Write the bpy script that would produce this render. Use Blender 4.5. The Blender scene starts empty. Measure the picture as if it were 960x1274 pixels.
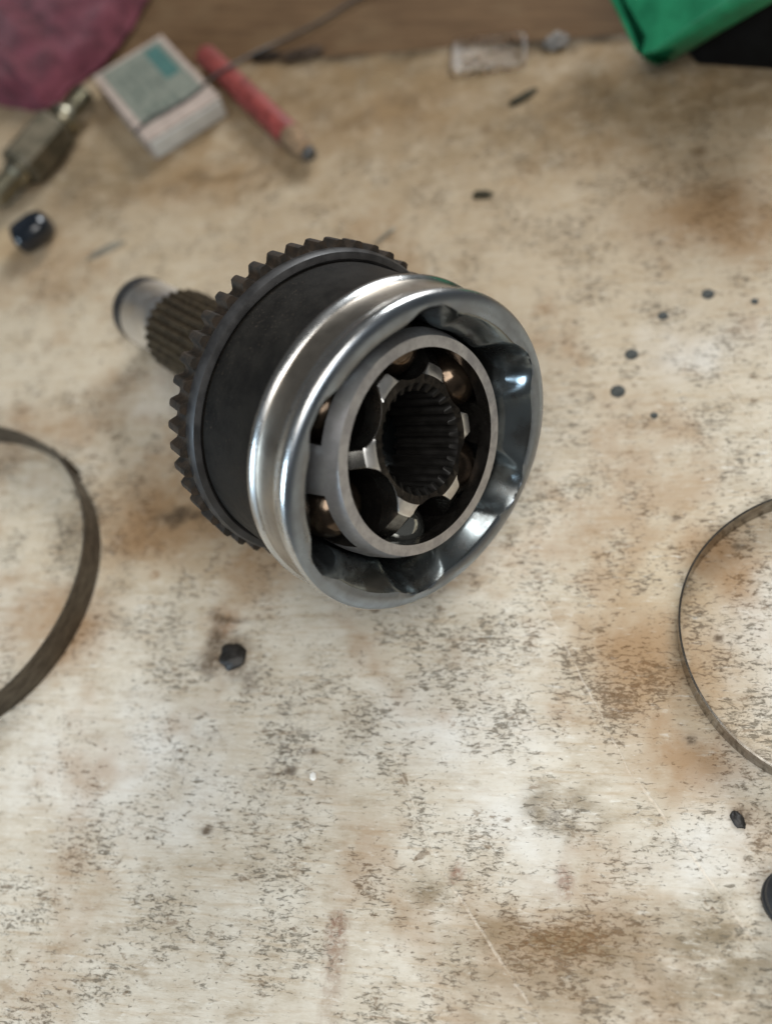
import bpy, bmesh, math, random
import numpy as np
from mathutils import Matrix, Vector, noise

random.seed(7)
C = bpy.context.scene
COL = C.collection
PI = math.pi
MM = 0.001

# ------------------------------------------------------------------ camera
# the bench top is z = 0; the joint's toothed ring touches the bench at the origin
F_PX, W_PX, H_PX = 1180.53, 960.0, 1274.0
TURN = math.radians(26.5)                      # turns the measured frame so that the wood grain runs along X
TURN_M = Matrix.Rotation(TURN, 3, 'Z')
ORG = Vector((-4.3495, 176.166, 0.0))
r_right = TURN_M @ Vector((0.9048134, -0.3699510, -0.2108290))
r_down = TURN_M @ Vector((-0.4258082, -0.7861207, -0.4479973))
r_fwd = TURN_M @ Vector((0.0, 0.4951267, -0.8688208))
CAM = (TURN_M @ (Vector((0, 0, 277.237)) - ORG)) * MM

cam_data = bpy.data.cameras.new('camera')
cam = bpy.data.objects.new('camera', cam_data)
COL.objects.link(cam)
cam.matrix_world = Matrix(((r_right.x, -r_down.x, -r_fwd.x, CAM.x),
                           (r_right.y, -r_down.y, -r_fwd.y, CAM.y),
                           (r_right.z, -r_down.z, -r_fwd.z, CAM.z), (0, 0, 0, 1)))
cam_data.sensor_fit = 'VERTICAL'
cam_data.sensor_height = 36.0
cam_data.lens = F_PX / H_PX * 36.0
cam_data.clip_start = 0.005
cam_data.clip_end = 20.0
cam_data.dof.use_dof = True
cam_data.dof.focus_distance = 0.262
cam_data.dof.aperture_fstop = 4.8
C.camera = cam

# ------------------------------------------------------------------ light
world = bpy.data.worlds.new('World')
C.world = world
world.use_nodes = True
bg = world.node_tree.nodes['Background']
bg.inputs[0].default_value = (0.80, 0.80, 0.78, 1)
bg.inputs[1].default_value = 0.10

def area_lamp(name, loc, target, sx, sy, power, col):
    d = bpy.data.lights.new(name, 'AREA')
    d.shape = 'RECTANGLE'
    d.size, d.size_y, d.energy, d.color = sx, sy, power, col
    o = bpy.data.objects.new(name, d)
    COL.objects.link(o)
    o.location = loc
    o.rotation_euler = (Vector(target) - Vector(loc)).to_track_quat('-Z', 'Y').to_euler()
    return o

area_lamp('doorway_light', (-0.80, -0.80, 0.42), (-0.02, -0.06, 0.02), 0.34, 0.40, 9.0, (0.66, 0.84, 1.0))
area_lamp('ceiling_light', (0.13, -0.24, 0.58), (0.04, -0.12, 0.0), 0.46, 0.40, 3.7, (1.0, 0.97, 0.92))
area_lamp('back_window_light', (0.42, 1.12, 0.78), (0.0, 0.0, 0.03), 0.46, 0.44, 19.0, (0.95, 0.98, 1.0))

C.view_settings.view_transform = 'Standard'
C.view_settings.look = 'None'
C.view_settings.exposure = 0.0
C.view_settings.gamma = 1.0
C.view_settings.use_curve_mapping = False
C.render.engine = 'CYCLES'
C.cycles.max_bounces = 8
C.cycles.glossy_bounces = 6
C.cycles.sample_clamp_indirect = 12.0
C.cycles.use_denoising = True

# ------------------------------------------------------------------ helpers
def at(x, y, z=0.0):
    """point (metres) at height z mm seen at picture position x, y"""
    d = r_right * ((x - W_PX / 2) / F_PX) + r_down * ((y - H_PX / 2) / F_PX) + r_fwd
    s = (z * MM - CAM.z) / d.z
    return CAM + d * s

def at_y(x, y, yy):
    """point on the upright plane Y = yy"""
    d = r_right * ((x - W_PX / 2) / F_PX) + r_down * ((y - H_PX / 2) / F_PX) + r_fwd
    return CAM + d * ((yy - CAM.y) / d.y)

def link(name, me, parent=None, mats=(), smooth=True):
    o = bpy.data.objects.new(name, me)
    COL.objects.link(o)
    for m in mats:
        me.materials.append(m)
    if smooth:
        for p in me.polygons:
            p.use_smooth = True
    if parent is not None:
        o.parent = parent
    return o

def mesh_from(name, verts, faces, mats=(), parent=None, smooth=True, midx=None, recalc=True):
    me = bpy.data.meshes.new(name)
    me.from_pydata([tuple(v) for v in verts], [], faces)
    if midx is not None:
        me.polygons.foreach_set('material_index', midx)
    if recalc:
        bm = bmesh.new(); bm.from_mesh(me)
        bmesh.ops.recalc_face_normals(bm, faces=bm.faces)
        bm.to_mesh(me); bm.free()
    me.update()
    return link(name, me, parent, mats, smooth)

def bm_obj(name, bm, mats=(), parent=None, smooth=True, bevel=0, segs=2):
    if bevel:
        bmesh.ops.bevel(bm, geom=list(bm.edges), offset=bevel, segments=segs, profile=0.6, affect='EDGES')
    bmesh.ops.recalc_face_normals(bm, faces=bm.faces)
    me = bpy.data.meshes.new(name)
    bm.to_mesh(me); bm.free()
    return link(name, me, parent, mats, smooth)

def sharp(o, deg=35):
    me = o.data
    bm = bmesh.new(); bm.from_mesh(me)
    lim = math.radians(deg)
    for e in bm.edges:
        if len(e.link_faces) == 2 and e.calc_face_angle(0) > lim:
            e.smooth = False
    bm.to_mesh(me); bm.free()
    return o

def empty(name, loc, label, cat, group=None, rotz=0.0):
    o = bpy.data.objects.new(name, None)
    COL.objects.link(o)
    o.empty_display_size = 0.01
    o.location = loc
    o.rotation_euler = (0, 0, rotz)
    return tag(o, label, cat, group)

def tag(o, label, cat, group=None):
    o['label'] = label
    o['category'] = cat
    if group:
        o['group'] = group
    return o

def rings(rows, close=True):
    """faces between successive rings of equal length"""
    n = len(rows[0]); verts = []; faces = []; fr = []
    for r in rows:
        verts += r
    for k in range(len(rows) - 1):
        for i in range(n if close else n - 1):
            j = (i + 1) % n
            faces.append((k * n + i, k * n + j, (k + 1) * n + j, (k + 1) * n + i)); fr.append(k)
    return verts, faces, fr

def lathe(name, prof, seg, mats, parent=None, row_mat=None, caps=True, smooth=True, rfun=None):
    rows = []
    for k, (r, z) in enumerate(prof):
        row = []
        for i in range(seg):
            t = 2 * PI * i / seg
            rr = rfun(k, r, z, t) if rfun else r
            row.append((rr * math.cos(t) * MM, rr * math.sin(t) * MM, z * MM))
        rows.append(row)
    v, f, fr = rings(rows)
    mi = [row_mat[k] if row_mat else 0 for k in fr]
    if caps:
        f.append(tuple(range(seg - 1, -1, -1))); mi.append(row_mat[0] if row_mat else 0)
        b = (len(prof) - 1) * seg
        f.append(tuple(range(b, b + seg))); mi.append(row_mat[-1] if row_mat else 0)
    return mesh_from(name, v, f, mats, parent, smooth, mi)

def tube(name, pts, rad, mats, parent=None, seg=10):
    pts = [Vector(p) for p in pts]
    # Catmull-Rom resample
    P = []
    for i in range(len(pts) - 1):
        p0, p1, p2, p3 = pts[max(i - 1, 0)], pts[i], pts[i + 1], pts[min(i + 2, len(pts) - 1)]
        for s in range(8):
            t = s / 8
            P.append(0.5 * ((2 * p1) + (p2 - p0) * t + (2 * p0 - 5 * p1 + 4 * p2 - p3) * t * t + (3 * p1 - p0 - 3 * p2 + p3) * t ** 3))
    P.append(pts[-1])
    rows = []
    for i, p in enumerate(P):
        d = (P[min(i + 1, len(P) - 1)] - P[max(i - 1, 0)]).normalized()
        u = d.cross(Vector((0, 0, 1))).normalized(); w = u.cross(d)
        rows.append([p + (u * math.cos(2 * PI * k / seg) + w * math.sin(2 * PI * k / seg)) * rad for k in range(seg)])
    v, f, _ = rings(rows)
    f.append(tuple(range(seg - 1, -1, -1))); b = (len(rows) - 1) * seg; f.append(tuple(range(b, b + seg)))
    return mesh_from(name, v, f, mats, parent)

# ------------------------------------------------------------------ materials
class NT:
    """small wrapper to write node trees as expressions"""
    def __init__(s, name):
        s.m = bpy.data.materials.new(name); s.m.use_nodes = True
        s.t = s.m.node_tree; s.n = s.t.nodes
        s.b = s.n['Principled BSDF']
        tc = s.n.new('ShaderNodeTexCoord'); s.obj = tc.outputs['Object']
    def lk(s, a, sock):
        if isinstance(a, (int, float)):
            sock.default_value = a
        elif isinstance(a, (tuple, list)):
            if sock.type == 'RGBA':
                sock.default_value = (*a[:3], 1)
            else:
                sock.default_value = a[:3]
        else:
            s.t.links.new(a, sock)
    def map(s, scale=(1, 1, 1), loc=(0, 0, 0), rot=(0, 0, 0), vec=None):
        k = s.n.new('ShaderNodeMapping')
        k.inputs['Scale'].default_value = scale; k.inputs['Location'].default_value = loc; k.inputs['Rotation'].default_value = rot
        s.t.links.new(vec or s.obj, k.inputs['Vector']); return k.outputs[0]
    def noise(s, vec, scale, detail=4, rough=0.6, dist=0.0, out='Fac'):
        k = s.n.new('ShaderNodeTexNoise')
        k.inputs['Scale'].default_value = scale; k.inputs['Detail'].default_value = detail
        k.inputs['Roughness'].default_value = rough; k.inputs['Distortion'].default_value = dist
        s.t.links.new(vec, k.inputs['Vector']); return k.outputs[out]
    def voro(s, vec, scale, rand=1.0, feature='F1', out='Distance'):
        k = s.n.new('ShaderNodeTexVoronoi'); k.feature = feature
        k.inputs['Scale'].default_value = scale; k.inputs['Randomness'].default_value = rand
        s.t.links.new(vec, k.inputs['Vector']); return k.outputs[out]
    def ramp(s, fac, lo, hi, a=0.0, b=1.0):
        k = s.n.new('ShaderNodeMapRange'); k.interpolation_type = 'SMOOTHSTEP'
        k.inputs['From Min'].default_value = lo; k.inputs['From Max'].default_value = hi
        k.inputs['To Min'].default_value = a; k.inputs['To Max'].default_value = b
        s.lk(fac, k.inputs['Value']); return k.outputs[0]
    def math(s, op, a, b=0.0, clamp=False):
        k = s.n.new('ShaderNodeMath'); k.operation = op; k.use_clamp = clamp
        s.lk(a, k.inputs[0]); s.lk(b, k.inputs[1]); return k.outputs[0]
    def mix(s, fac, a, b, mode='MIX'):
        k = s.n.new('ShaderNodeMix'); k.data_type = 'RGBA'; k.blend_type = mode; k.clamp_factor = True
        s.lk(fac, k.inputs[0]); s.lk(a, k.inputs[6]); s.lk(b, k.inputs[7]); return k.outputs[2]
    def bump(s, h, strength=0.3, dist=0.0003):
        k = s.n.new('ShaderNodeBump'); k.inputs['Strength'].default_value = strength; k.inputs['Distance'].default_value = dist
        s.lk(h, k.inputs['Height']); s.t.links.new(k.outputs[0], s.b.inputs['Normal'])
    def sep(s, vec):
        k = s.n.new('ShaderNodeSeparateXYZ'); s.t.links.new(vec, k.inputs[0]); return k.outputs
    def set(s, **kw):
        names = dict(color='Base Color', rough='Roughness', metal='Metallic', spec='Specular IOR Level', coat='Coat Weight',
                     coat_rough='Coat Roughness', trans='Transmission Weight', ior='IOR', alpha='Alpha', sheen='Sheen Weight', aniso='Anisotropic')
        for k, v in kw.items():
            s.lk(v, s.b.inputs[names[k]])
        return s

def metal(name, c1, c2, r1, r2, scale=160, metalness=1.0, stretch=(1, 1, 1), bump=0.05, lo=.35, hi=.65, scratch=0):
    t = NT(name)
    v = t.map(stretch)
    n = t.noise(v, scale, 6, .65)
    f = t.ramp(n, lo, hi)
    t.set(color=t.mix(f, c1, c2), rough=t.ramp(n, lo, hi, r1, r2), metal=metalness)
    n2 = t.noise(v, scale * 6, 3)
    t.bump(n2, bump, 0.0002)
    return t.m

def plain(name, col, rough=.6, var=.25, scale=120, spec=.5, bump=.1, metalness=0.0, coat=0.0):
    t = NT(name)
    n = t.noise(t.obj, scale, 5, .6)
    d = tuple(c * (1 - var) for c in col); l = tuple(min(1, c * (1 + var)) for c in col)
    t.set(color=t.mix(t.ramp(n, .3, .7), d, l), rough=t.ramp(n, .3, .7, max(.02, rough - .08), rough + .08), spec=spec, metal=metalness, coat=coat)
    if bump:
        t.bump(t.noise(t.obj, scale * 5, 3), bump, 0.0002)
    return t.m

# polished rim: turning marks run round the axis (local z), worn brown film
def steel_band(name='turned_steel', c1=(.62, .63, .63), c2=(.36, .31, .26), r1=.20, r2=.38):
    t = NT(name)
    z = t.sep(t.obj)
    zz = t.math('MULTIPLY', z[2], 1.0)
    k = t.n.new('ShaderNodeCombineXYZ'); t.t.links.new(zz, k.inputs[2])
    t.lk(t.math('MULTIPLY', z[0], .02), k.inputs[0]); t.lk(t.math('MULTIPLY', z[1], .02), k.inputs[1])
    line = t.noise(k.outputs[0], 1500, 4, .7)
    patch = t.noise(t.obj, 55, 6, .65)
    film = t.math('MULTIPLY', t.ramp(patch, .42, .72), t.ramp(line, .3, .65), True)
    t.set(rough=t.ramp(patch, .35, .7, r1, r2), metal=1.0)
    sp = t.ramp(t.noise(t.obj, 650, 4, .7), .60, .68)
    t.set(color=t.mix(t.math('MULTIPLY', sp, t.ramp(patch, .45, .6, .1, .8)), t.mix(film, c1, c2), (.10, .075, .055)))
    t.bump(t.math('SUBTRACT', line, t.math('MULTIPLY', sp, .6)), .14, .0002)
    return t.m

M = {}
M['steel'] = steel_band()
M['band'] = steel_band('worn_band_steel', (.40, .36, .31), (.20, .16, .12), .30, .48)
M['face'] = metal('machined_face', (.33, .385, .45), (.27, .30, .34), .27, .38, 90)
def barrel_paint():
    t = NT('black_barrel_paint')
    n = t.noise(t.obj, 120, 6, .7); f = t.noise(t.obj, 1400, 3, .6); b = t.noise(t.obj, 40, 4, .6)
    c = t.mix(t.ramp(n, .3, .7), (.0065, .006, .0055), (.012, .0105, .0085))
    c = t.mix(t.math('MULTIPLY', t.ramp(f, .60, .70), t.ramp(b, .40, .62, .05, .9)), c, (.055, .043, .032))
    t.set(color=c, rough=t.ramp(n, .3, .7, .48, .7), spec=.2)
    t.bump(f, .2, .0002)
    return t.m
M['black'] = barrel_paint()
M['collar'] = plain('dark_oxide', (.030, .029, .029), .46, .3, 200, .5, .1, .3)
M['rust'] = metal('brown_rust', (.040, .028, .019), (.013, .0105, .008), .6, .8, 300, .2, bump=.3)
M['spline'] = metal('oiled_spline_steel', (.075, .056, .033), (.03, .022, .013), .42, .58, 300, .5, bump=.15)
M['tip'] = metal('bright_stub_steel', (.90, .91, .92), (.76, .75, .73), .30, .42, 150)
M['inside'] = metal('oily_track_steel', (.25, .29, .31), (.10, .105, .105), .16, .30, 70, .95, lo=.4, hi=.62)
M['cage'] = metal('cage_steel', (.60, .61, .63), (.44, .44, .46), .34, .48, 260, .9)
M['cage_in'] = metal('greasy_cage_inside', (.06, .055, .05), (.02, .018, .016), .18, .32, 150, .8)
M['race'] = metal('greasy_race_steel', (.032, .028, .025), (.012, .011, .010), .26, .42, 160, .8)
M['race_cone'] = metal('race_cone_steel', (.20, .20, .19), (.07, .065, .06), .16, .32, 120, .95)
M['bore'] = plain('shaded_bore', (.006, .0055, .005), .5, .3, 200, .25)  # near-black puts the deep hole's shade into the colour
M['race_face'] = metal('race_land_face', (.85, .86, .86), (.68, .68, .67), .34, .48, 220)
M['clean_ball'] = metal('clean_ball_steel', (.55, .57, .54), (.40, .42, .40), .08, .16, 110, .95, bump=.01)
M['ball'] = metal('ball_steel_grease', (.13, .095, .068), (.04, .030, .023), .14, .26, 110, .9, bump=.02)

# ------------------------------------------------------------------ the bench
pa, pb = at(300, 79), at(770, 43)
WALL_ANG = math.atan2(pb.y - pa.y, pb.x - pa.x)
def back_y(x):
    return pa.y + (x - pa.x) * math.tan(WALL_ANG)

# ---- where the stains and painted light lie (picture position, half sizes in pixels of the photograph, softness, turn)
STAINS_AND_LIGHT = dict(
    tan=[(800, 830, 110, 130), (900, 690, 70, 60), (215, 650, 150, 70), (330, 700, 60, 60),
                   (905, 265, 150, 55), (500, 140, 90, 40), (250, 225, 130, 35), (860, 945, 80, 70),
                   (60, 790, 70, 60), (700, 1170, 150, 70)],
    grime=[(900, 1190, 90, 60), (780, 1250, 120, 40), (870, 1230, 150, 60), (690, 1190, 150, 70), (540, 1120, 60, 40), (690, 1010, 60, 32),
                   (930, 95, 190, 70), (500, 95, 260, 40), (660, 160, 160, 60), (110, 225, 90, 45), (560, 1250, 160, 40)],
    pale=[(955, 790, 85, 120, .8), (210, 480, 60, 45), (870, 430, 90, 35), (870, 1080, 100, 60), (900, 960, 60, 55),  # first entry paints light the bright clamp throws inside itself
                  (640, 1040, 90, 60), (160, 960, 160, 90), (560, 900, 120, 80)],
    red=[(418, 1155, 20, 16, .6), (268, 664, 14, 10, .6), (190, 717, 7, 7, .5), (690, 375, 18, 16), (45, 1175, 16, 8, .6, 40),
                 (695, 1092, 16, 20, .7), (290, 770, 18, 22, .8), (575, 1090, 14, 14, .7)],
    spot=[(290, 818, 33, 30, 1.0), (284, 765, 5, 22, .9, 70), (300, 772, 4, 18, .9, 80), (275, 785, 5, 12, .9), (917, 1022, 16, 12, 1.0), (255, 1028, 8, 7, .6), (392, 934, 7, 5, .6), (362, 953, 11, 6, .6), (36, 1165, 13, 8, .6, 40), (80, 1180, 9, 7, .7), (330, 1212, 15, 10, .7),
                  (366, 1212, 9, 8, .7), (893, 792, 8, 5, .6), (861, 922, 7, 6, .6), (840, 643, 8, 4, .6), (869, 190, 16, 9, .9), (504, 132, 26, 14, .9), (918, 679, 7, 4, .6),
                  (450, 150, 40, 12, .9), (255, 225, 60, 10, .9), (605, 165, 10, 9, .9), (330, 232, 6, 9, .8), (280, 790, 12, 30, .9), (230, 640, 40, 8, .9)],
    dens=[(350, 920, 60, 80), (690, 1010, 60, 35), (540, 1120, 120, 60), (330, 1210, 180, 60), (560, 850, 130, 80), (100, 640, 90, 40),
                  (790, 850, 110, 70), (870, 1230, 150, 60)],
    soot=[(355, 925, 55, 75), (690, 1010, 40, 26), (300, 1240, 60, 40)],
    ochre=[(15, 308, 58, 24, .5)],
    warm=[(480, 120, 1300, 430, .9), (200, 660, 260, 110), (840, 760, 170, 230)],
    back=[(480, 0, 1000, 330)])  # rear grime, deepened to paint in the falloff of light

def value_noise(x, y, seed):
    rs = np.random.RandomState(seed); tab = rs.rand(256, 256)
    xi, yi = np.floor(x).astype(int), np.floor(y).astype(int)
    fx, fy = x - xi, y - yi
    fx, fy = fx * fx * (3 - 2 * fx), fy * fy * (3 - 2 * fy)
    g = lambda a, b: tab[a % 256, b % 256]
    return (g(xi, yi) * (1 - fx) + g(xi + 1, yi) * fx) * (1 - fy) + (g(xi, yi + 1) * (1 - fx) + g(xi + 1, yi + 1) * fx) * fy
def fbm(x, y, f, seed, octaves=5):
    o = 0; a = .5; 
    for k in range(octaves):
        o = o + a * value_noise(x * f, y * f, seed + k); a *= .6; f *= 2.03
    return o / 1.15 - .5
def smooth(v, lo, hi):
    q = np.clip((v - lo) / (hi - lo), 0, 1); return q * q * (3 - 2 * q)
def stain_mask(X, Y, lst, wob):
    out = np.zeros_like(X)
    for e in lst:
        px, py, rx, ry = e[:4]; soft = e[4] if len(e) > 4 else 1.0; ang = math.radians(e[5]) if len(e) > 5 else 0.0
        c = at(px, py)
        sx = (at(px + 10, py) - c).length * 100; sy = (at(px, py + 10) - c).length * 100
        amp = min(1.0, (rx + ry) * .5 * sx / 9)
        dx, dy = X + wob[0] * amp - c.x * 1000, Y + wob[1] * amp - c.y * 1000
        ca, sa = math.cos(ang), math.sin(ang)
        d = np.hypot((dx * ca + dy * sa) / (rx * sx), (-dx * sa + dy * ca) / (ry * sy))
        out = np.maximum(out, 1 - smooth(d, 1 - soft * .9, 1 + soft * .35))
    return out

def bench_material():
    t = NT('worn_bench_paint')
    P = t.map((1000, 1000, 1000))                       # millimetres
    def attr(name):
        k = t.n.new('ShaderNodeAttribute'); k.attribute_name = 'stain_' + name
        return k.outputs['Fac']
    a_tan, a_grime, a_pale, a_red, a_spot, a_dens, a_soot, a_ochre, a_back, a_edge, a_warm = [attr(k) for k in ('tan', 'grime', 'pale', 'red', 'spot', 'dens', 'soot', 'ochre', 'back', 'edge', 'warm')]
    big = t.noise(P, .016, 4, .6)
    mid = t.noise(P, .06, 6, .65)
    streak = t.noise(t.map((.05, .55, 1), vec=P), 1.0, 5, .65)
    fine = t.noise(t.map((.35, 1.5, 1), vec=P), 1.0, 4, .6)
    col = t.mix(t.ramp(mid, .3, .7), (.44, .39, .31), (.55, .515, .445))
    col = t.mix(t.ramp(streak, .46, .72, 0, .62), col, (.37, .285, .19))
    col = t.mix(t.ramp(fine, .45, .8, 0, .35), col, (.66, .62, .54))
    tan = t.math('MULTIPLY', t.ramp(big, .48, .60, 0, .6), t.ramp(mid, .36, .58, .15, 1))
    tan = t.math('MAXIMUM', tan, t.math('MULTIPLY', a_tan, t.ramp(mid, .34, .56, .55, 1)))
    col = t.mix(t.math('MULTIPLY', a_ochre, .34), col, (.50, .29, .07))
    col = t.mix(t.math('MULTIPLY', a_red, t.ramp(t.noise(P, .5, 4, .7), .35, .6, .2, .85)), col, (.17, .075, .04))
    # pits and short dark dashes along the grain, denser in dirty places
    clus = t.ramp(t.noise(P, .045, 5, .7), .40, .64)
    cl = t.math('ADD', t.math('ADD', t.math('MULTIPLY', clus, .115), t.math('MULTIPLY', a_warm, .018)), t.math('MULTIPLY', t.math('MAXIMUM', a_dens, t.math('MULTIPLY', a_grime, .8)), .06))
    d1 = t.noise(t.map((.36, .95, 1), vec=P, rot=(0, 0, .12)), 1.0, 5, .62, .7)
    dash = t.ramp(t.math('ADD', d1, cl), .615, .75)
    d2 = t.noise(t.map((.72, 1.1, 1), loc=(40, 9, 0), vec=P), .9, 5, .7, .4)
    dash2 = t.ramp(t.math('ADD', d2, cl), .60, .775)
    mott = t.noise(t.map((.07, .16, 1), vec=P), 1.0, 6, .72)
    col = t.mix(t.ramp(mott, .50, .70, 0, .62), col, (.27, .21, .14))
    col = t.mix(t.ramp(mott, .48, .30, 0, .35), col, (.66, .62, .54))
    col = t.mix(t.math('MULTIPLY', t.math('MULTIPLY', a_warm, t.ramp(mid, .3, .65, .6, 1)), .62), col, (.44, .335, .20))
    col = t.mix(t.math('MULTIPLY', t.math('MULTIPLY', a_pale, t.ramp(mid, .3, .7, .35, 1)), .62), col, (.62, .615, .59))
    col = t.mix(t.math('MULTIPLY', tan, .92), col, (.285, .18, .095))
    col = t.mix(t.math('MULTIPLY', t.math('MULTIPLY', a_grime, t.ramp(mott, .36, .58, .25, 1)), .8), col, (.165, .125, .072))
    dirt = t.mix(tan, (.135, .115, .085), (.155, .085, .038))
    col = t.mix(t.math('MULTIPLY', dash, .80), col, dirt)
    col = t.mix(t.math('MULTIPLY', dash2, .80), col, dirt)
    d3 = t.ramp(t.math('ADD', t.noise(t.map((.12, .24, 1), loc=(9, 31, 0), vec=P), 1.0, 6, .72, .5), t.math('MULTIPLY', clus, .05)), .615, .70)
    col = t.mix(t.math('MULTIPLY', d3, .62), col, (.15, .10, .058))
    scr = t.ramp(t.noise(t.map((.16, .6, 1), loc=(3, 70, 0), vec=P), 1.0, 5, .7, .4), .57, .72)
    col = t.mix(t.math('MULTIPLY', scr, t.math('SUBTRACT', .6, t.math('MULTIPLY', tan, .4))), col, (.66, .645, .59))
    col = t.mix(t.math('MULTIPLY', a_spot, t.ramp(t.noise(P, .6, 4, .7), .30, .52, .25, .9)), col, (.085, .058, .036))
    col = t.mix(t.math('MULTIPLY', t.math('MULTIPLY', a_soot, t.ramp(t.noise(P, .32, 5, .7), .46, .64)), .6), col, (.15, .13, .11))
    # scored lines, pale and dark
    wv = t.n.new('ShaderNodeVectorMath'); wv.operation = 'MULTIPLY_ADD'
    t.t.links.new(t.noise(P, .22, 4, .7, out='Color'), wv.inputs[0]); wv.inputs[1].default_value = (1.5, 1.5, 0); t.t.links.new(P, wv.inputs[2])
    PW = wv.outputs[0]
    def line(x0, y0, x1, y1, wid):
        a, b = at(x0, y0) * 1000, at(x1, y1) * 1000
        k = t.n.new('ShaderNodeMapping'); k.vector_type = 'TEXTURE'
        c = (a + b) / 2
        k.inputs['Location'].default_value = (c.x, c.y, 0)
        k.inputs['Rotation'].default_value = (0, 0, math.atan2(b.y - a.y, b.x - a.x))
        k.inputs['Scale'].default_value = ((b - a).length / 2, wid, 1e4)
        t.t.links.new(PW, k.inputs['Vector'])
        q = t.sep(k.outputs[0])
        return t.math('MULTIPLY', t.ramp(t.math('ABSOLUTE', q[1]), .4, 1, 1, 0), t.ramp(t.math('ABSOLUTE', q[0]), .8, 1, 1, 0))
    def total(lst):
        o = lst[0]
        for x in lst[1:]:
            o = t.math('MAXIMUM', o, x)
        return o
    brk = t.ramp(t.noise(P, .16, 5, .75), .38, .60, .05, 1)
    pl = total([line(650, 690, 800, 985, .42), line(790, 960, 950, 1180, .6), line(540, 1060, 690, 1290, .55), line(490, 930, 545, 1065, .35), line(875, 420, 960, 560, .4)])
    col = t.mix(t.math('MULTIPLY', t.math('MULTIPLY', pl, brk), .46), col, (.66, .58, .48))
    dl = total([line(815, 110, 840, 260, .6), line(900, 100, 920, 250, .6), line(600, 110, 575, 210, .4), line(518, 190, 505, 250, .4)])
    col = t.mix(t.math('MULTIPLY', t.math('MULTIPLY', dl, brk), .5), col, (.20, .16, .11))
    # grime and painted light falloff towards the rear, and dirt packed along the rear edge
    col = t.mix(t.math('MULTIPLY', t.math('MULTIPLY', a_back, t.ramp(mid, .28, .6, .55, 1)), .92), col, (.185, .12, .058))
    col = t.mix(t.math('MULTIPLY', a_edge, t.ramp(mid, .30, .6, .35, .95)), col, (.028, .020, .012))
    t.set(color=col, rough=t.ramp(mid, .3, .7, .58, .8), spec=.14)
    h = t.math('SUBTRACT', t.math('ADD', t.math('MULTIPLY', fine, .5), t.math('MULTIPLY', streak, .3)), t.math('ADD', dash, t.math('MULTIPLY', pl, .5)))
    t.bump(h, .6, .0004)
    return t.m

def make_bench():
    gx = np.concatenate([np.linspace(-.40, -.235, 8)[:-1], np.arange(-.235, .235, .0012), np.linspace(.235, .40, 8)])
    gv = np.concatenate([np.linspace(0, .38, 8)[:-1], np.arange(.38, .9995, .0018), [1.0]])
    by = np.array([back_y(x) for x in gx])
    yf = -.36
    X = np.repeat(gx[None, :], len(gv), 0)
    Y = yf + gv[:, None] * (by[None, :] - yf)
    xm, ym = X * 1000, Y * 1000
    wob = (26 * fbm(xm, ym, .045, 11), 26 * fbm(xm, ym, .045, 31))
    wob = tuple(w + 6 * fbm(xm, ym, .25, 51 + 7 * i) for i, w in enumerate(wob))
    m = {k: stain_mask(xm, ym, v, wob) for k, v in STAINS_AND_LIGHT.items()}
    edge = smooth((Y - by[None, :]) * 1000 + wob[1] * .55, -9, 1)
    ny, nx = X.shape
    co = np.stack([X, Y, np.zeros_like(X)], -1).reshape(-1, 3)
    idx = np.arange(nx * ny).reshape(ny, nx)
    F = np.stack([idx[:-1, :-1], idx[:-1, 1:], idx[1:, 1:], idx[1:, :-1]], -1).reshape(-1, 4)
    loop = np.concatenate([idx[0, :], idx[1:, -1], idx[-1, -2::-1], idx[-2:0:-1, 0]])
    low = co[loop].copy(); low[:, 2] = -.022
    n0 = len(co); nl = len(loop); li = np.arange(nl) + n0
    side = np.stack([li, np.roll(li, -1), np.roll(loop, -1), loop], -1)
    faces = F.tolist() + side.tolist() + [li[::-1].tolist()]
    me = bpy.data.meshes.new('workbench_top')
    me.from_pydata(np.concatenate([co, low]).tolist(), [], faces)
    m['edge'] = edge
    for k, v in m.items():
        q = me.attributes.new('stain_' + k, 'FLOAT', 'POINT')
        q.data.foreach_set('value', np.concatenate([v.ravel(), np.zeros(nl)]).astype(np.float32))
    me.update()
    return link('workbench_top', me, None, [bench_material()], smooth=False)
bench = make_bench()
tag(bench, 'worn cream painted wooden bench top, pitted and stained, under the joint', 'workbench')
bench['kind'] = 'structure'
del bench['category']

def wood_mat():
    t = NT('brown_plank_wood')
    P = t.map((1000, 1000, 1000), rot=(0, 0, -WALL_ANG))
    g = t.noise(t.map((.03, .3, .45), vec=P), 1.0, 6, .65, .6)
    b = t.noise(P, .03, 4, .6)
    d = t.noise(t.map((.2, .5, .5), vec=P), 1.0, 5, .7)
    c = t.mix(t.ramp(g, .3, .7), (.075, .042, .02), (.125, .074, .037))
    c = t.mix(t.ramp(b, .5, .7, 0, .6), c, (.13, .085, .045))
    c = t.mix(t.ramp(d, .58, .72, 0, .7), c, (.06, .04, .022))
    t.set(color=c, rough=.8, spec=.15)
    t.bump(g, .4, .0005)
    return t.m
bm = bmesh.new()
bmesh.ops.create_cube(bm, size=1, matrix=Matrix.Translation((0, .15, -.0125)) @ Matrix.Diagonal((1.1, .30, .022, 1)))
plank = bm_obj('workbench_rear_plank', bm, [wood_mat()], smooth=True, bevel=.0012)
sharp(plank)
pm = (pa + pb) / 2
plank.location = (pm.x - .0022 * math.sin(WALL_ANG), pm.y + .0022 * math.cos(WALL_ANG), 0)
plank.rotation_euler = (0, 0, WALL_ANG)
plank['label'] = 'bare brown plank along the back of the bench, behind a dirty gap'
plank['kind'] = 'structure'

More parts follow.
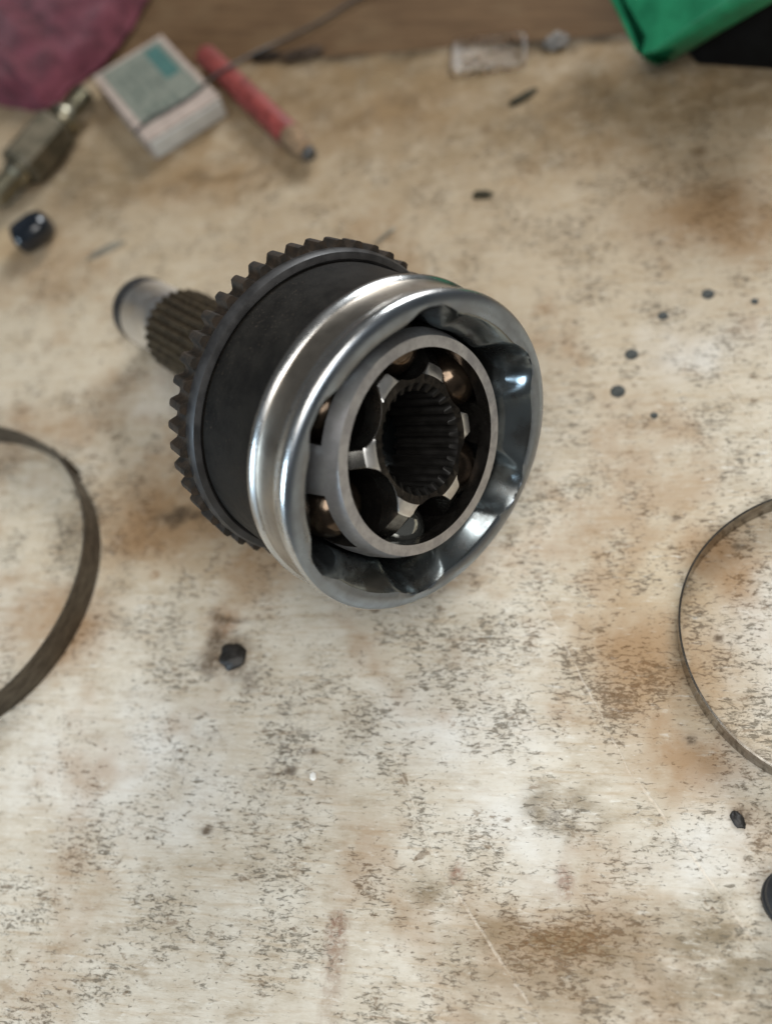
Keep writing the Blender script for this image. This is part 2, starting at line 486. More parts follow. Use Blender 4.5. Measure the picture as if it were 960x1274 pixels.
# nail heads driven into the bench
def dome(name, px, py, rad_mm, h_mm, mat, parent=None, seg=18, squash=1.0):
    prof = [(rad_mm, -.3), (rad_mm, h_mm * .35), (rad_mm * .85, h_mm * .8), (rad_mm * .5, h_mm), (.02, h_mm * .96)]
    o = lathe(name, prof, seg, [mat], parent)
    o.location = at(px, py)
    o.scale = (1, squash, 1)
    return o
nail_mat = metal('grey_nail', (.050, .055, .05), (.028, .03, .028), .6, .75, 500, .3)
for px, py, rr in ((768, 487, 2.5), (785, 441, 2.3), (880, 366, 2.2), (824, 393, 1.8), (813, 517, 1.3), (938, 375, 1.3)):
    dome('nail', px, py, rr, .16, nail_mat, bench)

# ------------------------------------------------------------------ the joint
a_ax = TURN_M @ Vector((0.40045786, -0.86921269, 0.29000483))
c_abs = (TURN_M @ (Vector((-4.34951, 176.16598, 46.73583)) - ORG))          # mm, centre of the toothed ring
cage_ax = (TURN_M @ Vector((.51823973, -.77191985, .36816679))).normalized()
race_ax = (2 * a_ax.dot(cage_ax) * cage_ax - a_ax).normalized()

joint = empty('drive_joint', (0, 0, 0), 'greasy steel drive shaft joint with black barrel, toothed ring and splined stub', 'drive joint')

def frame(axis, centre_mm):
    z = axis.normalized()
    x = z.cross(Vector((0, 0, 1))).normalized(); y = z.cross(x)
    return Matrix(((x.x, y.x, z.x, centre_mm.x * MM), (x.y, y.y, z.y, centre_mm.y * MM), (x.z, y.z, z.z, centre_mm.z * MM), (0, 0, 0, 1)))
ZF = 49.92
BELL = frame(a_ax, c_abs + a_ax * ZF)            # z = 0 at the front rim, negative towards the stub
CAGE = frame(cage_ax, c_abs + a_ax * 34.46)
RACE = frame(race_ax, c_abs + a_ax * 34.46)
TRACK0, BALL0, LAND0 = math.radians(57), math.radians(51), math.radians(198)

def smax(a, b, k):
    h = max(k - abs(a - b), 0) / k
    return max(a, b) + h * h * k * .25
def groove_out(t, ph, Rp, rb):
    d = (t - ph + PI / 6) % (PI / 3) - PI / 6
    s = rb * rb - (Rp * math.sin(d)) ** 2
    return Rp * math.cos(d) + math.sqrt(s) if s > 0 else 0
def groove_in(t, ph, Rp, rb):
    d = (t - ph + PI / 6) % (PI / 3) - PI / 6
    s = rb * rb - (Rp * math.sin(d)) ** 2
    return Rp * math.cos(d) - math.sqrt(s) if s > 0 else 1e9

def make_housing():
    # (radius, z, material, land radius -> groove (Rp, rb))  outer skin first
    P = [(16.5, -66, 0), (24, -63.5, 0), (33, -59, 0), (40, -54, 0), (43.2, -50.5, 0), (43.5, -46, 0), (43.6, -30, 0), (43.6, -17.2, 0),
         (44.0, -16.6, 1), (45.0, -16.3, 1), (45.75, -15.5, 1), (45.9, -14.6, 1), (45.6, -13.6, 1), (44.9, -12.9, 1), (44.55, -12.4, 2), (44.4, -9, 2), (44.4, -5.5, 2),
         (44.6, -4.2, 1), (45.1, -2.9, 1), (45.35, -1.6, 1), (45.2, -.5, 1), (44.7, .3, 1), (43.9, .8, 3), (42.6, 1.0, 3), (41.8, 1.0, 3)]
    inner = [((39.5, .75), (30.4, 11.5), 3), ((39.0, .3), (30.2, 11.4), 4), ((38.1, -.9), (29.9, 11.1), 4), ((36.2, -3.6), (29.2, 10.6), 4), ((33.9, -6.4), (28.4, 10.2), 4),
             ((33.3, -8.2), (27.6, 9.9), 4), ((34, -15.5), (26.6, 9.6), 4), ((33.2, -23), (25, 9.5), 4), ((30, -31), (22.5, 9.5), 4), ((24, -38), (18, 9.2), 4), ((10, -42), (4, 6), 4)]
    seg = 252
    rows = []; mats = []
    for r, z, m in P:
        rows.append([(r * math.cos(2 * PI * i / seg) * MM, r * math.sin(2 * PI * i / seg) * MM, z * MM) for i in range(seg)]); mats.append(m)
    for (r, z), (Rp, rb), m in inner:
        row = []
        for i in range(seg):
            t = 2 * PI * i / seg
            q = smax(r, groove_out(t, TRACK0, Rp, rb), 1.2)
            row.append((q * math.cos(t) * MM, q * math.sin(t) * MM, z * MM))
        rows.append(row); mats.append(m)
    v, f, fr = rings(rows)
    mi = [mats[k + 1] if mats[k + 1] != 0 else 0 for k in fr]
    f.append(tuple(range(seg - 1, -1, -1))); mi.append(0)
    b = (len(rows) - 1) * seg
    f.append(tuple(range(b, b + seg))); mi.append(4)
    o = mesh_from('housing', v, f, [M['black'], M['steel'], M['band'], M['face'], M['inside']], joint, True, mi)
    o.matrix_local = BELL
    return sharp(o, 40)
make_housing()

def make_abs_ring():
    teeth = 47; per = 12; seg = teeth * per
    Ro, Rr = 48.8, 46.2
    wave = [0, 0, .12, .55, .93, 1, 1, 1, .93, .55, .12, 0]
    def rad(k, r, z, t):
        if k in (1, 2):
            i = int(round(t / (2 * PI) * seg)) % seg
            return Rr + (Ro - Rr) * wave[(i + 5) % per] - (.35 if k == 1 else 0)
        return r
    prof = [(43.7, -52.2), (46, -52.2), (46, -45.8), (46.6, -45.7), (46.9, -45.0), (46.8, -43.4), (46.2, -42.2), (45.0, -41.7), (44.4, -41.6), (43.7, -42.2)]
    o = lathe('toothed_ring', prof, seg, [M['rust'], M['collar']], joint, [0, 0, 0, 1, 1, 1, 1, 1, 1, 1], caps=False, rfun=rad)
    o.matrix_local = BELL
    return sharp(o, 35)
make_abs_ring()

def make_stub():
    z_end = -ZF - 119.4
    zs1 = -ZF - 87.2                        # outer end of the splines
    shaft = lathe('stub_shaft', [(17.5, -64), (17.5, -70), (15.4, -73), (15.2, -82), (13.6, -84), (13.4, zs1 + 1), (13.0, zs1)], 64, [M['spline']], joint)
    shaft.matrix_local = BELL
    sharp(shaft)
    n = 28; per = 8; seg = n * per
    w = [0, .1, .75, 1, 1, .75, .1, 0]
    def rad(k, r, z, t):
        i = int(round(t / (2 * PI) * seg)) % seg
        depth = (0, .7, 1.35, 1.35, 1.1, .25)[k]
        return r - depth * (1 - w[i % per])
    sp = lathe('spline', [(15.2, -98), (15.25, -101), (15.27, -104), (15.27, zs1 + 2.0), (14.9, zs1 + .7), (13.6, zs1)], seg, [M['spline']], shaft, rfun=rad)
    sharp(sp, 50)
    sl = lathe('shaft_sleeve', [(15.15, -80), (15.2, -99)], 64, [M['spline']], shaft)
    tip = lathe('stub_tip', [(12.0, zs1 + 1), (12.6, zs1 - .4), (12.65, zs1 - 3), (12.65, z_end + 8)], 72, [M['tip']], shaft)
    end = lathe('end_chamfer', [(12.65, z_end + 8.02), (12.72, z_end + 7.4), (12.72, z_end + 1.5), (11.6, z_end), (8, z_end - .2)], 72, [M['collar']], shaft)
    sharp(end)
make_stub()

def make_cage():
    Ro, Ri = 32.9, 28.6
    zrow = [-13.7, -8.9, -4.5, 0, 4.5, 8.9, 11.2, 13.7]
    seg = 120
    def ro(z): return math.sqrt(Ro * Ro - z * z)
    def ri(z): return min(math.sqrt(Ri * Ri - z * z) if abs(z) < Ri else 0, 99)
    def win(k, i):
        if not (1 <= k <= 4): return False
        d = (2 * PI * (i + .5) / seg - BALL0 + PI / 6) % (PI / 3) - PI / 6
        return abs(d) < math.radians(16.6)
    V = []; F = []; mi = []
    nz = len(zrow)
    for R in (ro, ri):
        for z in zrow:
            for i in range(seg):
                t = 2 * PI * i / seg; r = R(z)
                if R is ri and z > 10: r = max(r, 26.9)
                V.append((r * math.cos(t) * MM, r * math.sin(t) * MM, z * MM))
    def id(s, k, i): return s * nz * seg + k * seg + i % seg
    for k in range(nz - 1):
        for i in range(seg):
            if not win(k, i):
                F.append((id(0, k, i), id(0, k, i + 1), id(0, k + 1, i + 1), id(0, k + 1, i))); mi.append(0)
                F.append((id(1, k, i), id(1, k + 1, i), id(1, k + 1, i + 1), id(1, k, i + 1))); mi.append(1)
            else:
                for a, b, nb in (((k, i), (k, i + 1), (k - 1, i)), ((k + 1, i), (k + 1, i + 1), (k + 1, i)), ((k, i), (k + 1, i), (k, i - 1)), ((k, i + 1), (k + 1, i + 1), (k, i + 1))):
                    if not win(*nb):
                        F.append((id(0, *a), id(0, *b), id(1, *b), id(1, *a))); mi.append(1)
    for k in (0, nz - 1):
        for i in range(seg):
            F.append((id(0, k, i), id(0, k, i + 1), id(1, k, i + 1), id(1, k, i))); mi.append(0)
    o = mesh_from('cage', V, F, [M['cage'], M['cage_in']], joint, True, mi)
    o.matrix_local = CAGE
    return sharp(o, 40)
make_cage()

def make_race():
    seg = 234
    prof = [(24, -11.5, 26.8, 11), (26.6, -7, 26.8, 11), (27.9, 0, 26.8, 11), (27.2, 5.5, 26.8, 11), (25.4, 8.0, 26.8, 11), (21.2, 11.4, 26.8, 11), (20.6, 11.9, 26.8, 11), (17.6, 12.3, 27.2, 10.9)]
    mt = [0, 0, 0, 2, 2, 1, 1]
    rows = []
    for r, z, Rp, rb in prof:
        row = []
        for i in range(seg):
            t = 2 * PI * i / seg
            q = min(r, groove_in(t, LAND0 + PI / 6, Rp, rb))
            row.append((q * math.cos(t) * MM, q * math.sin(t) * MM, z * MM))
        rows.append(row)
    mt2 = mt + [0, 3, 3]
    teeth = 26; per = 9
    tw = [0, .05, .5, .95, 1, .95, .5, .05, 0]
    for z, ra in ((12.1, 15.2), (10.6, 14.6), (-11, 14.6)):
        row = []
        for i in range(seg):
            t = 2 * PI * i / seg
            q = ra if z > 11.5 else ra - 1.5 * tw[i % per]
            row.append((q * math.cos(t) * MM, q * math.sin(t) * MM, z * MM))
        rows.append(row)
    v, f, fr = rings(rows)
    mi = [mt2[k] if k < len(mt2) else 0 for k in fr]
    b = (len(rows) - 1) * seg
    for i in range(seg):
        j = (i + 1) % seg
        f.append((b + i, b + j, j, i)); mi.append(0)
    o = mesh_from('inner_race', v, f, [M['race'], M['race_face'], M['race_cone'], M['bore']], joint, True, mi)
    o.matrix_local = RACE
    return sharp(o, 40)
make_race()

bm = bmesh.new()
bmesh.ops.create_uvsphere(bm, u_segments=40, v_segments=24, radius=8.9 * MM)
ball0 = bm_obj('ball', bm, [M['ball']], joint)
CLEAN = 0
for k in range(6):
    o = ball0 if k == 0 else ball0.copy()
    if k == CLEAN:
        o['label'] = 'bright clean ball low in the open face'
    if k:
        COL.objects.link(o); o.parent = joint
    t = BALL0 + k * PI / 3
    o.matrix_local = CAGE @ Matrix.Translation((26.4 * MM * math.cos(t), 26.4 * MM * math.sin(t), 0)) @ Matrix.Rotation(k * 1.3, 4, 'X')

ball0.data = ball0.data.copy()
ball0.data.materials[0] = M['clean_ball']

# ------------------------------------------------------------------ band clamps
def turned(p):          # point of the measured frame -> scene
    q = TURN_M @ (Vector((p[0], p[1], 0)) - ORG)
    return Vector((q.x * MM, q.y * MM, 0))

def band_clamp(name, centre, R, h, th, mat, label, seam, lap, bulge):
    root = empty(name, centre, label, 'clamp', 'band clamps beside the joint')
    seg = 200
    rows = []
    prof = [(0, 0), (th, 0), (th * 1.1, h * .5), (th, h), (0, h), (-.02, h * .5)]
    span = 2 * PI - .02
    for i in range(seg + 1):
        s = i / seg
        t = seam + span * s
        rr = R + .25 * math.sin(2 * t + bulge) + .15 * math.sin(5 * t) + (lap * max(0, 1 - s / .035))
        dz = .25 * math.sin(t * 2 + 1) + .25
        rows.append([((rr + a) * math.cos(t) * MM, (rr + a) * math.sin(t) * MM, (b + dz) * MM) for a, b in prof])
    v, f, _ = rings(rows)
    n = len(prof)
    f.append(tuple(range(n - 1, -1, -1))); b = seg * n; f.append(tuple(range(b, b + n)))
    o = mesh_from('band', v, f, [mat], root)
    sharp(o, 30)
    # folded tail where the band overlaps
    rows = []
    for i in range(25):
        t = seam - .10 + .2 * i / 24
        rr = R + th + .35 + .5 * max(0, (i - 18) / 6)
        rows.append([((rr + a) * math.cos(t) * MM, (rr + a) * math.sin(t) * MM, (b + .4) * MM) for a, b in ((0, .8), (th, .8), (th, h - .8), (0, h - .8))])
    v, f, _ = rings(rows)
    f.append((3, 2, 1, 0)); f.append((96, 97, 98, 99))
    sharp(mesh_from('lap_tail', v, f, [mat], root), 30)
    bm = bmesh.new()
    t = seam - .03
    bmesh.ops.create_cube(bm, size=1, matrix=Matrix.Translation(((R + th + 1.4) * math.cos(t) * MM, (R + th + 1.4) * math.sin(t) * MM, h * .5 * MM)) @ Matrix.Rotation(t, 4, 'Z') @ Matrix.Diagonal((1.4 * MM, 2.2 * MM, h * .8 * MM, 1)))
    bm_obj('locking_lug', bm, [mat], root, bevel=.0003)
    return root
clamp_dark = metal('dull_brown_band', (.12, .10, .075), (.065, .052, .038), .42, .6, 180, .6, stretch=(1, 1, 3))
clamp_bright = metal('bright_zinc_band', (.34, .32, .29), (.19, .165, .135), .14, .24, 140, 1.0, stretch=(1, 1, 3))
kink = at(76, 572, 10)
cl = turned((-155.43, 208.71))
band_clamp('band_clamp', cl, 59.6, 12.0, .6, clamp_dark, 'larger dull brown metal band clamp with a folded kink, beside the toothed ring',
           math.atan2(kink.y - cl.y, kink.x - cl.x), .9, .4)
band_clamp('band_clamp', turned((101.2, 56.8)), 43.9, 8.5, .6, clamp_bright, 'smaller shiny metal band clamp standing on edge opposite the brown one', -.3, .8, 2.0)

# ------------------------------------------------------------------ matchbox
cardboard = plain('grey_card', (.33, .30, .25), .8, .12, 300, .2, .15)
card_edge = plain('pinkish_card', (.33, .265, .225), .8, .15, 260, .2, .15)
tray_card = plain('white_tray_card', (.43, .41, .37), .8, .08, 260, .2, .15)
teal = plain('teal_print', (.045, .11, .098), .7, .25, 500, .3, 0)
greyprint = plain('faded_grey_print', (.105, .12, .098), .75, .3, 700, .3, 0)
lab = plain('pale_label_paper', (.15, .16, .13), .7, .14, 300, .3, 0)

H_BOX = 10.0
cor = [at(*p, H_BOX) for p in ((187, 173.5), (274.5, 121), (200, 42), (112, 99))]      # front-left, front-right, back-right, back-left (top face)
mid = sum(cor, Vector()) / 4
ux = ((cor[1] - cor[0]) + (cor[2] - cor[3])).normalized()
uy = Vector((-ux.y, ux.x, 0))
bw = ((cor[1] - cor[0]).dot(ux) + (cor[2] - cor[3]).dot(ux)) / 2
bd = ((cor[3] - cor[0]).dot(uy) + (cor[2] - cor[1]).dot(uy)) / 2
mbx = empty('matchbox', (mid.x, mid.y, 0), 'pale matchbox with a teal printed label, a wire across its corner', 'matchbox', rotz=math.atan2(ux.y, ux.x))
hb = H_BOX * MM
def shell_box(name, w, d, h, th, open_axis_y, mats, parent):
    """card sleeve open at both Y ends"""
    bm = bmesh.new()
    o = [(-w / 2, 0), (w / 2, 0), (w / 2, h), (-w / 2, h)]
    i = [(-w / 2 + th, th), (w / 2 - th, th), (w / 2 - th, h - th), (-w / 2 + th, h - th)]
    V = []
    for y in (-d / 2, d / 2):
        V.append([[bm.verts.new((x, y, z)) for x, z in o], [bm.verts.new((x, y, z)) for x, z in i]])
    for k in range(4):
        j = (k + 1) % 4
        bm.faces.new((V[0][0][k], V[0][0][j], V[1][0][j], V[1][0][k]))
        bm.faces.new((V[0][1][k], V[1][1][k], V[1][1][j], V[0][1][j]))
        for s in (0, 1):
            bm.faces.new((V[s][0][k], V[s][1][k], V[s][1][j], V[s][0][j]))
    return bm_obj(name, bm, mats, parent, smooth=False, bevel=.00012, segs=1)
shell_box('sleeve', bw, bd, hb, .0006, True, [card_edge], mbx)
bm = bmesh.new()
bmesh.ops.create_cube(bm, size=1, matrix=Matrix.Translation((0, -.0004, hb * .49)) @ Matrix.Diagonal((bw - .0016, bd + .0014, hb - .0018, 1)))
tr = bm_obj('tray', bm, [tray_card], mbx, bevel=.0004); sharp(tr)
def slab(name, cx, cy, z0, w, d, h, mat, parent, smooth=False):
    bm = bmesh.new()
    bmesh.ops.create_cube(bm, size=1, matrix=Matrix.Translation((cx, cy, z0 + h / 2)) @ Matrix.Diagonal((w, d, h, 1)))
    return bm_obj(name, bm, [mat], parent, smooth=smooth)
labl = slab('label', bw * .01, bd * .06, hb, bw * .84, bd * .80, .00018, lab, mbx)
zt = hb + .00018
slab('teal_panel', bw * .27, bd * .20, zt, bw * .20, bd * .42, .00008, teal, labl)
for k in range(4):
    for cy, ln in ((-.22, .15), (.02, .22), (.26, .20)):
        xx = bw * (.09 - .115 * k + random.uniform(-.012, .012))
        slab('print_line', xx, bd * (cy + random.uniform(-.03, .03)), zt, bw * .06, bd * ln * random.uniform(.7, 1.05), .00006, greyprint, labl)

# ------------------------------------------------------------------ pencil
red_lac = plain('red_lacquer', (.19, .032, .026), .62, .35, 220, .5, .08)
pen_wood = plain('bare_pencil_wood', (.20, .13, .075), .8, .4, 350, .3, .2)
lead = plain('graphite', (.05, .048, .045), .45, .3, 300)
pr = 5.5
p0, p1 = at(256, 70, pr), at(389, 197, pr * .8)
dirp = (p1 - p0); plen = dirp.length
pencil = empty('pencil', ((p0 + p1) / 2).to_tuple()[:2] + (0,), 'short stubby red pencil with a blunt wooden tip, beside the matchbox', 'pencil', rotz=math.atan2(dirp.y, dirp.x))
def along_x(o, x):
    o.matrix_local = Matrix.Translation((x, 0, pr * MM)) @ Matrix.Rotation(PI / 2, 4, 'Y')
Lm = plen * 1000
b = lathe('barrel', [(pr * .9, 0), (pr, .5), (pr, Lm * .80), (pr * .97, Lm * .815)], 24, [red_lac], pencil,
          rfun=lambda k, r, z, t: r * (1 - .03 * abs(math.sin(3 * t)))); along_x(b, -plen / 2); sharp(b, 50)
w_ = lathe('wooden_tip', [(pr * .96, Lm * .81), (pr * .80, Lm * .90), (pr * .58, Lm * .965)], 24, [pen_wood], pencil); along_x(w_, -plen / 2)
l_ = lathe('lead', [(pr * .56, Lm * .964), (pr * .50, Lm * .99), (pr * .2, Lm)], 20, [lead], pencil); along_x(l_, -plen / 2)

# ------------------------------------------------------------------ wire over the matchbox
wire_mat = plain('black_wire', (.03, .027, .025), .5, .3, 400)
pts = []
for px, py, z in ((470, -14, .7), (440, 1, .7), (400, 26, .7), (350, 51, .9)):
    pts.append(at(px, py, z))
pts += [at(318, 66, 5), at(285, 83, 11.8), at(262, 98, 11), at(240, 118, 10.75), at(214, 134, 10.75), at(190, 146, 10.75), at(174, 158, 10.8), at(168, 166, 9)]
wire = tube('wire', pts, .0007, [wire_mat])
tag(wire, 'thin black wire running from the rear plank over the pencil and across the matchbox', 'wire')

# ------------------------------------------------------------------ pipe fitting at the left edge
fit_body = metal('dull_fitting_metal', (.15, .125, .085), (.07, .06, .038), .45, .65, 150, .6)
fit_neck = metal('bright_fitting_neck', (.45, .425, .34), (.25, .225, .16), .26, .42, 200)
fa, fb = at(108, 118, 9), at(-6, 248, 9)
fd = fb - fa; fl = fd.length * 1000
fitting = empty('pipe_fitting', ((fa + fb) / 2).to_tuple()[:2] + (0,), 'dull brass hexagonal pipe fitting with bright threaded necks, below the maroon rag', 'pipe fitting', rotz=math.atan2(fd.y, fd.x))
def fx(o): o.matrix_local = Matrix.Translation((-fl / 2 * MM, 0, 9.5 * MM)) @ Matrix.Rotation(PI / 2, 4, 'Y')
o = lathe('hex_body', [(9.2, fl * .33), (10.8, fl * .36), (10.8, fl * .70), (9.2, fl * .73)], 6, [fit_body], fitting, smooth=False); fx(o)
def thr(z0, z1, r):
    prof = []; z = z0
    while z < z1:
        prof += [(r, z), (r, z + .5), (r - .55, z + .75), (r - .55, z + 1.0)]; z += 1.25
    return prof
o = lathe('threaded_neck', thr(0, fl * .16, 4.6) + [(4.1, fl * .17), (4.1, fl * .2), (5.6, fl * .21), (5.8, fl * .33)], 36, [fit_neck], fitting); fx(o); sharp(o)
o = lathe('threaded_neck', [(6.2, fl * .73), (6.2, fl * .80), (4.8, fl * .81), (4.8, fl * .84)] + thr(fl * .84, fl, 5.2), 36, [fit_neck], fitting); fx(o); sharp(o)
o = lathe('collar', [(7.2, fl * .22), (7.5, fl * .235), (7.5, fl * .27), (7.0, fl * .285)], 36, [fit_neck], fitting); fx(o); sharp(o)

# ------------------------------------------------------------------ rag
def make_rag():
    edge = [(-40, 112), (0, 122), (28, 127), (52, 129), (66, 120), (86, 100), (106, 84), (124, 72), (142, 50), (158, 27), (172, 2), (186, -24), (196, -50)]
    e3 = [at(x, y, 6) for x, y in edge]
    E = []
    for i in range(len(e3) - 1):
        for s in range(6):
            E.append(e3[i].lerp(e3[i + 1], s / 6))
    E.append(e3[-1])
    inw = (at(-60, -60, 6) - at(90, 95, 6)); inw.z = 0; inw.normalize()
    rows = []
    depth = [0, .001, .002, .0035, .006, .009, .013, .018, .024, .03, .037, .045, .06, .08, .11, .15]
    hts = [3.2, 3.0, 4.4, 6.6, 9, 10.6, 11.6, 12, 12.2, 12.4, 12.8, 13, 13, 12.5, 12, 11]
    for d, h in zip(depth, hts):
        row = []
        for i, p in enumerate(E):
            q = p + inw * d
            nz = noise.noise(Vector((q.x * 60, q.y * 60, 3.1))) * 3.2 + noise.noise(Vector((q.x * 170, q.y * 170, .4))) * 1.3
            hh = max(.9, h + nz * min(1, d / .012 + .15) + 1.6 * noise.noise(Vector((i * .19, 7, 1))))
            row.append(Vector((q.x, q.y, hh * MM)))
        rows.append(row)
    v, f, _ = rings(rows, close=False)
    t = NT('maroon_cloth')
    n = t.noise(t.obj, 90, 6, .7)
    fn = t.voro(t.obj, 2200)
    c = t.mix(t.ramp(n, .34, .66), (.070, .019, .026), (.14, .038, .052))
    c = t.mix(t.ramp(t.noise(t.obj, 300, 4), .6, .75, 0, .7), c, (.07, .02, .025))
    t.set(color=c, rough=.95, spec=.15, sheen=.08)
    t.bump(t.math('ADD', fn, n), .5, .0005)
    o = mesh_from('rag', v, f, [t.m])
    if sum(p.normal.z for p in o.data.polygons) < 0:
        o.data.flip_normals()
    m = o.modifiers.new('thickness', 'SOLIDIFY'); m.thickness = .0022; m.offset = -1
    s = o.modifiers.new('soft', 'SUBSURF'); s.levels = 1; s.render_levels = 1
    tag(o, 'maroon cloth rag, crumpled and dirty, in the corner behind the pipe fitting', 'rag')
make_rag()

# ------------------------------------------------------------------ green box in the far corner
green = plain('green_plastic', (.008, .155, .065), .5, .22, 90, .45, .05)
case_shade = plain('case_shade_black', (.005, .005, .005), .7, .3, 150, .1)
ga, gc, gb = at(748, -10, 26), at(795, 72, 18), at(934, -6, 46)
u1, u2 = ga - gc, gb - gc
pn = u2.cross(u1).normalized()
gbox = empty('green_case', (gc.x, gc.y, 0), 'bulky green plastic case with rounded edges, tilted up on an added block black as shade', 'case')
def hexa(name, lower, upper, mats, parent, bevel, segs=3):
    bm = bmesh.new()
    L_ = [bm.verts.new(p) for p in lower]; U_ = [bm.verts.new(p) for p in upper]
    bm.faces.new(L_[::-1]); bm.faces.new(U_)
    n = len(L_)
    for k in range(n):
        q = (k + 1) % n
        bm.faces.new((L_[k], L_[q], U_[q], U_[k]))
    return sharp(bm_obj(name, bm, mats, parent, bevel=bevel, segs=segs), 50)
def on(a, b, d=0.0):
    return u1 * a + u2 * b + pn * d + Vector((0, 0, gc.z))
ab = [(.10 * (1 - math.cos(k * PI / 12)), .10 * (1 - math.sin(k * PI / 12))) for k in range(6, -1, -1)] + [(0, 1.5), (1.5, 1.5), (1.5, 0)]
hexa('case_shell', [on(a, b, -.0165) for a, b in ab], [on(a, b) for a, b in ab], [green], gbox, .0062, 5)
# added block under the case, coloured black for the deep shade there
bl = [(.40, .50), (.40, 1.45), (1.45, 1.45), (1.45, .50)]
up = [on(a, b, -.0168) for a, b in bl]
hexa('block', [Vector((p.x, p.y, 0)) for p in up], up, [case_shade], gbox, .0006, 2)

# ------------------------------------------------------------------ clear plastic cover
def make_cover():
    t = NT('cloudy_clear_plastic')
    n = t.noise(t.obj, 150, 4)
    t.set(color=(.86, .82, .76), rough=t.ramp(n, .3, .7, .22, .36), trans=1.0, ior=1.22, spec=.4)
    c4 = [at(*p, 1) for p in ((560, 92), (655, 80), (652, 46), (562, 50))]
    m4 = sum(c4, Vector()) / 4
    ux = (c4[1] - c4[0]).normalized(); w = (c4[1] - c4[0]).length; uy = Vector((-ux.y, ux.x, 0)); d = abs((c4[3] - c4[0]).dot(uy))
    root = empty('plastic_cover', (m4.x, m4.y, 0), 'small clear plastic cover with rounded rim, on the edge of the rear plank', 'plastic cover', rotz=math.atan2(ux.y, ux.x))
    def loop(ins, z, rr):
        pts = []
        hw, hd = w / 2 - ins, d / 2 - ins
        for cx, cy, a0 in ((1, 1, 0), (-1, 1, 90), (-1, -1, 180), (1, -1, 270)):
            for k in range(7):
                a = math.radians(a0 + 15 * k)
                pts.append((cx * (hw - rr) + rr * math.cos(a), cy * (hd - rr) + rr * math.sin(a), z))
        return pts
    rows = [loop(0, .0001, .004), loop(0, .0016, .004), loop(.0008, .0021, .0036), loop(.0018, .0020, .003), loop(.0024, .0013, .0026), loop(.003, .0010, .0022)]
    v, f, _ = rings(rows)
    b = 5 * len(rows[0]); n_ = len(rows[0])
    f.append(tuple(range(b, b + n_)))
    rim = mesh_from('moulded_shell', v, f, [t.m], root)
    mm = rim.modifiers.new('wall', 'SOLIDIFY'); mm.thickness = .0006; mm.offset = -1
make_cover()

# ------------------------------------------------------------------ small things lying on the bench
def lump(name, px, py, rx, ry, h, mat, label, cat, ang=0.0, seed=0, rough=.25, group=None, freq=1.6):
    bm = bmesh.new()
    bmesh.ops.create_icosphere(bm, subdivisions=4, radius=1)
    for v in bm.verts:
        k = 1 + rough * noise.noise(v.co * freq + Vector((seed * 7.3, seed, 2)))
        k += .3 * rough * noise.noise(v.co * freq * 3.7 + Vector((seed, 4, seed * 2.1)))
        v.co = Vector((v.co.x * rx * k, v.co.y * ry * k, (max(v.co.z, -.35) + .35) / 1.35 * h * k)) * MM
    o = bm_obj(name, bm, [mat])
    o.location = at(px, py)
    o.rotation_euler = (0, 0, math.radians(ang))
    return tag(o, label, cat, group)
grease = plain('black_grease', (.018, .016, .014), .5, .35, 300, .4, .5)
chip_dark = plain('dark_chip', (.035, .03, .018), .7, .3, 300, .12)
chip_grey = plain('grey_sliver', (.20, .18, .14), .55, .3, 300, .5, .1, .3)
lump('grease_blob', 290, 817, 4.3, 4.6, 2.4, grease, 'round black blob of grease on the bench below the joint housing', 'grease blob', seed=1, rough=.22, freq=1.3)
lump('metal_chip', 651, 122, 6.4, 1.9, 1.8, chip_dark, 'narrow dark green chip lying below the clear plastic cover', 'chip', 34, 2, .3)
lump('dirt_crumb', 600, 243, 4.0, 1.9, 1.2, chip_dark, 'flat brown crumb of dirt on the bench beyond the joint', 'crumb', -4, 3, .5, freq=2.6)
lump('metal_sliver', 133, 311, 8.5, 1.9, 1.2, chip_grey, 'flat grey metal sliver between the black cap and the splined stub', 'sliver', 27, 4, .3)
lump('metal_splinter', 479, 294, 5.5, .9, 1.0, chip_grey, 'thin grey splinter sticking out from behind the toothed ring', 'splinter', 42, 5, .2)
lump('dirt_crumb', 917, 1020, 2.5, 1.5, 1.2, grease, 'small black crumb of dirt below the shiny band clamp', 'crumb', -55, 6, .3)
lump('paint_flake', 390, 966, .9, 1.3, .5, plain('white_flake', (.75, .74, .70), .5, .1), 'tiny white paint flake below the black grease blob', 'flake', 10, 8, .3)
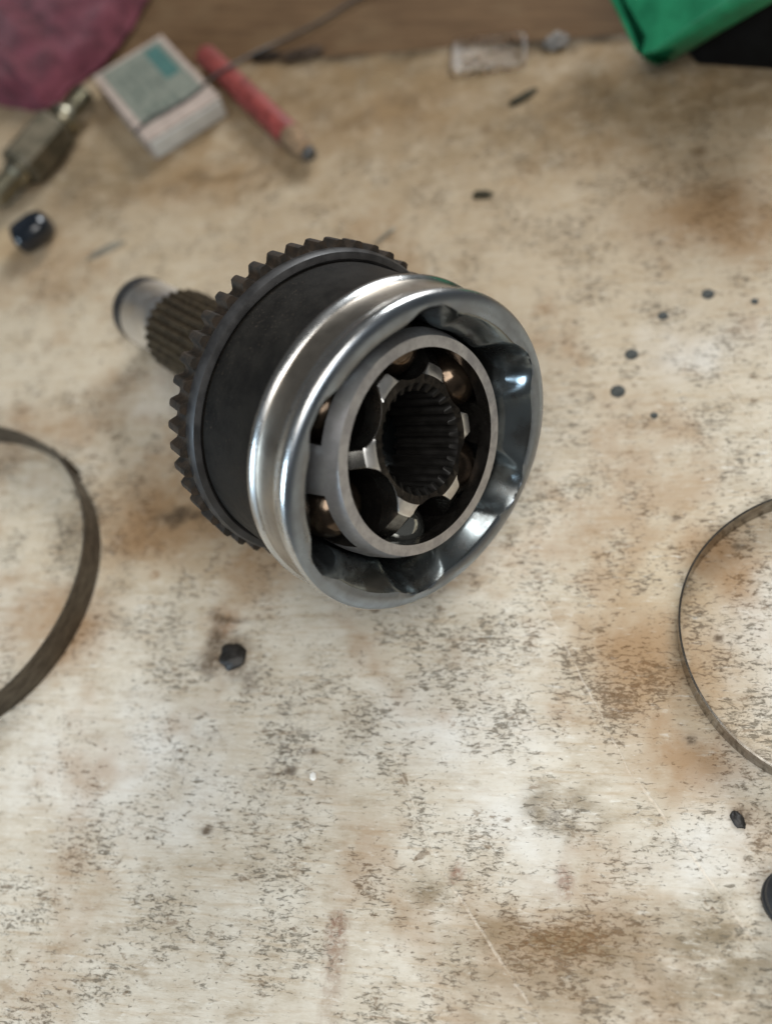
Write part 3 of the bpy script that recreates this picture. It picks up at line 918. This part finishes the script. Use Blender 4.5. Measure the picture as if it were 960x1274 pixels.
lump('dirt_clod', 378, 70, 9, 3.2, 3.2, plain('brown_clod', (.05, .035, .025), .85, .4, 250, .12), 'brown clod of dirt in the gap before the rear plank, beside the wire', 'dirt clod', 8, 9, .5, freq=2.4)
lump('dirt_clod', 333, 72, 7, 2.8, 2.6, plain('dark_clod', (.028, .021, .016), .85, .4, 250, .12), 'darker clod of dirt beside the upper end of the red pencil', 'dirt clod', 2, 10, .5, freq=2.4)
lump('scrap', 692, 54, 5, 4, 3.4, plain('grey_scrap', (.17, .155, .14), .8, .4, 250, .12), 'crumpled grey scrap between the clear plastic cover and the green case', 'scrap', 10, 11, .55, freq=2.6)

# glossy black cap on the ochre stain
cap_mat = plain('glossy_black_plastic', (.010, .013, .018), .16, .3, 160, .6, .03)
cp = at(55, 300)
cap = empty('bottle_cap', cp, 'small glossy black plastic cap lying on the ochre stain', 'cap', rotz=math.radians(25))
cap.scale = (1.12, 1.12, 1.12)
o = lathe('cap_shell', [(5.0, -8), (6.2, -7.6), (6.4, -5), (6.3, 1), (5.6, 4.2), (3.6, 6.2), (1.2, 6.8)], 40, [cap_mat], cap,
          rfun=lambda k, r, z, t: r * (1 + .06 * math.cos(3 * t)))
o.matrix_local = Matrix.Translation((0, 0, 6.3 * MM)) @ Matrix.Rotation(math.radians(78), 4, 'Y')
o2 = lathe('cap_rim', [(6.3, -8.6), (7.0, -8.3), (7.0, -7.2), (6.3, -6.9)], 40, [cap_mat], cap)
o2.matrix_local = o.matrix_local.copy()

# black rubber grommet at the right edge
rub = plain('black_rubber', (.012, .012, .013), .6, .3, 200, .4, .15)
gp = at(985, 1120)
gr = empty('rubber_plug', gp, 'black ribbed rubber plug below the shiny band clamp, at the very edge', 'rubber plug')
o = lathe('plug_body', [(5.5, 0), (7.6, .3), (7.6, 3.2), (6.4, 3.8), (6.4, 5.6), (7.4, 6.2), (7.4, 9), (6.2, 9.6), (4.2, 13), (3.8, 17), (2.6, 17.6)], 48, [rub], gr)
sharp(o, 50)
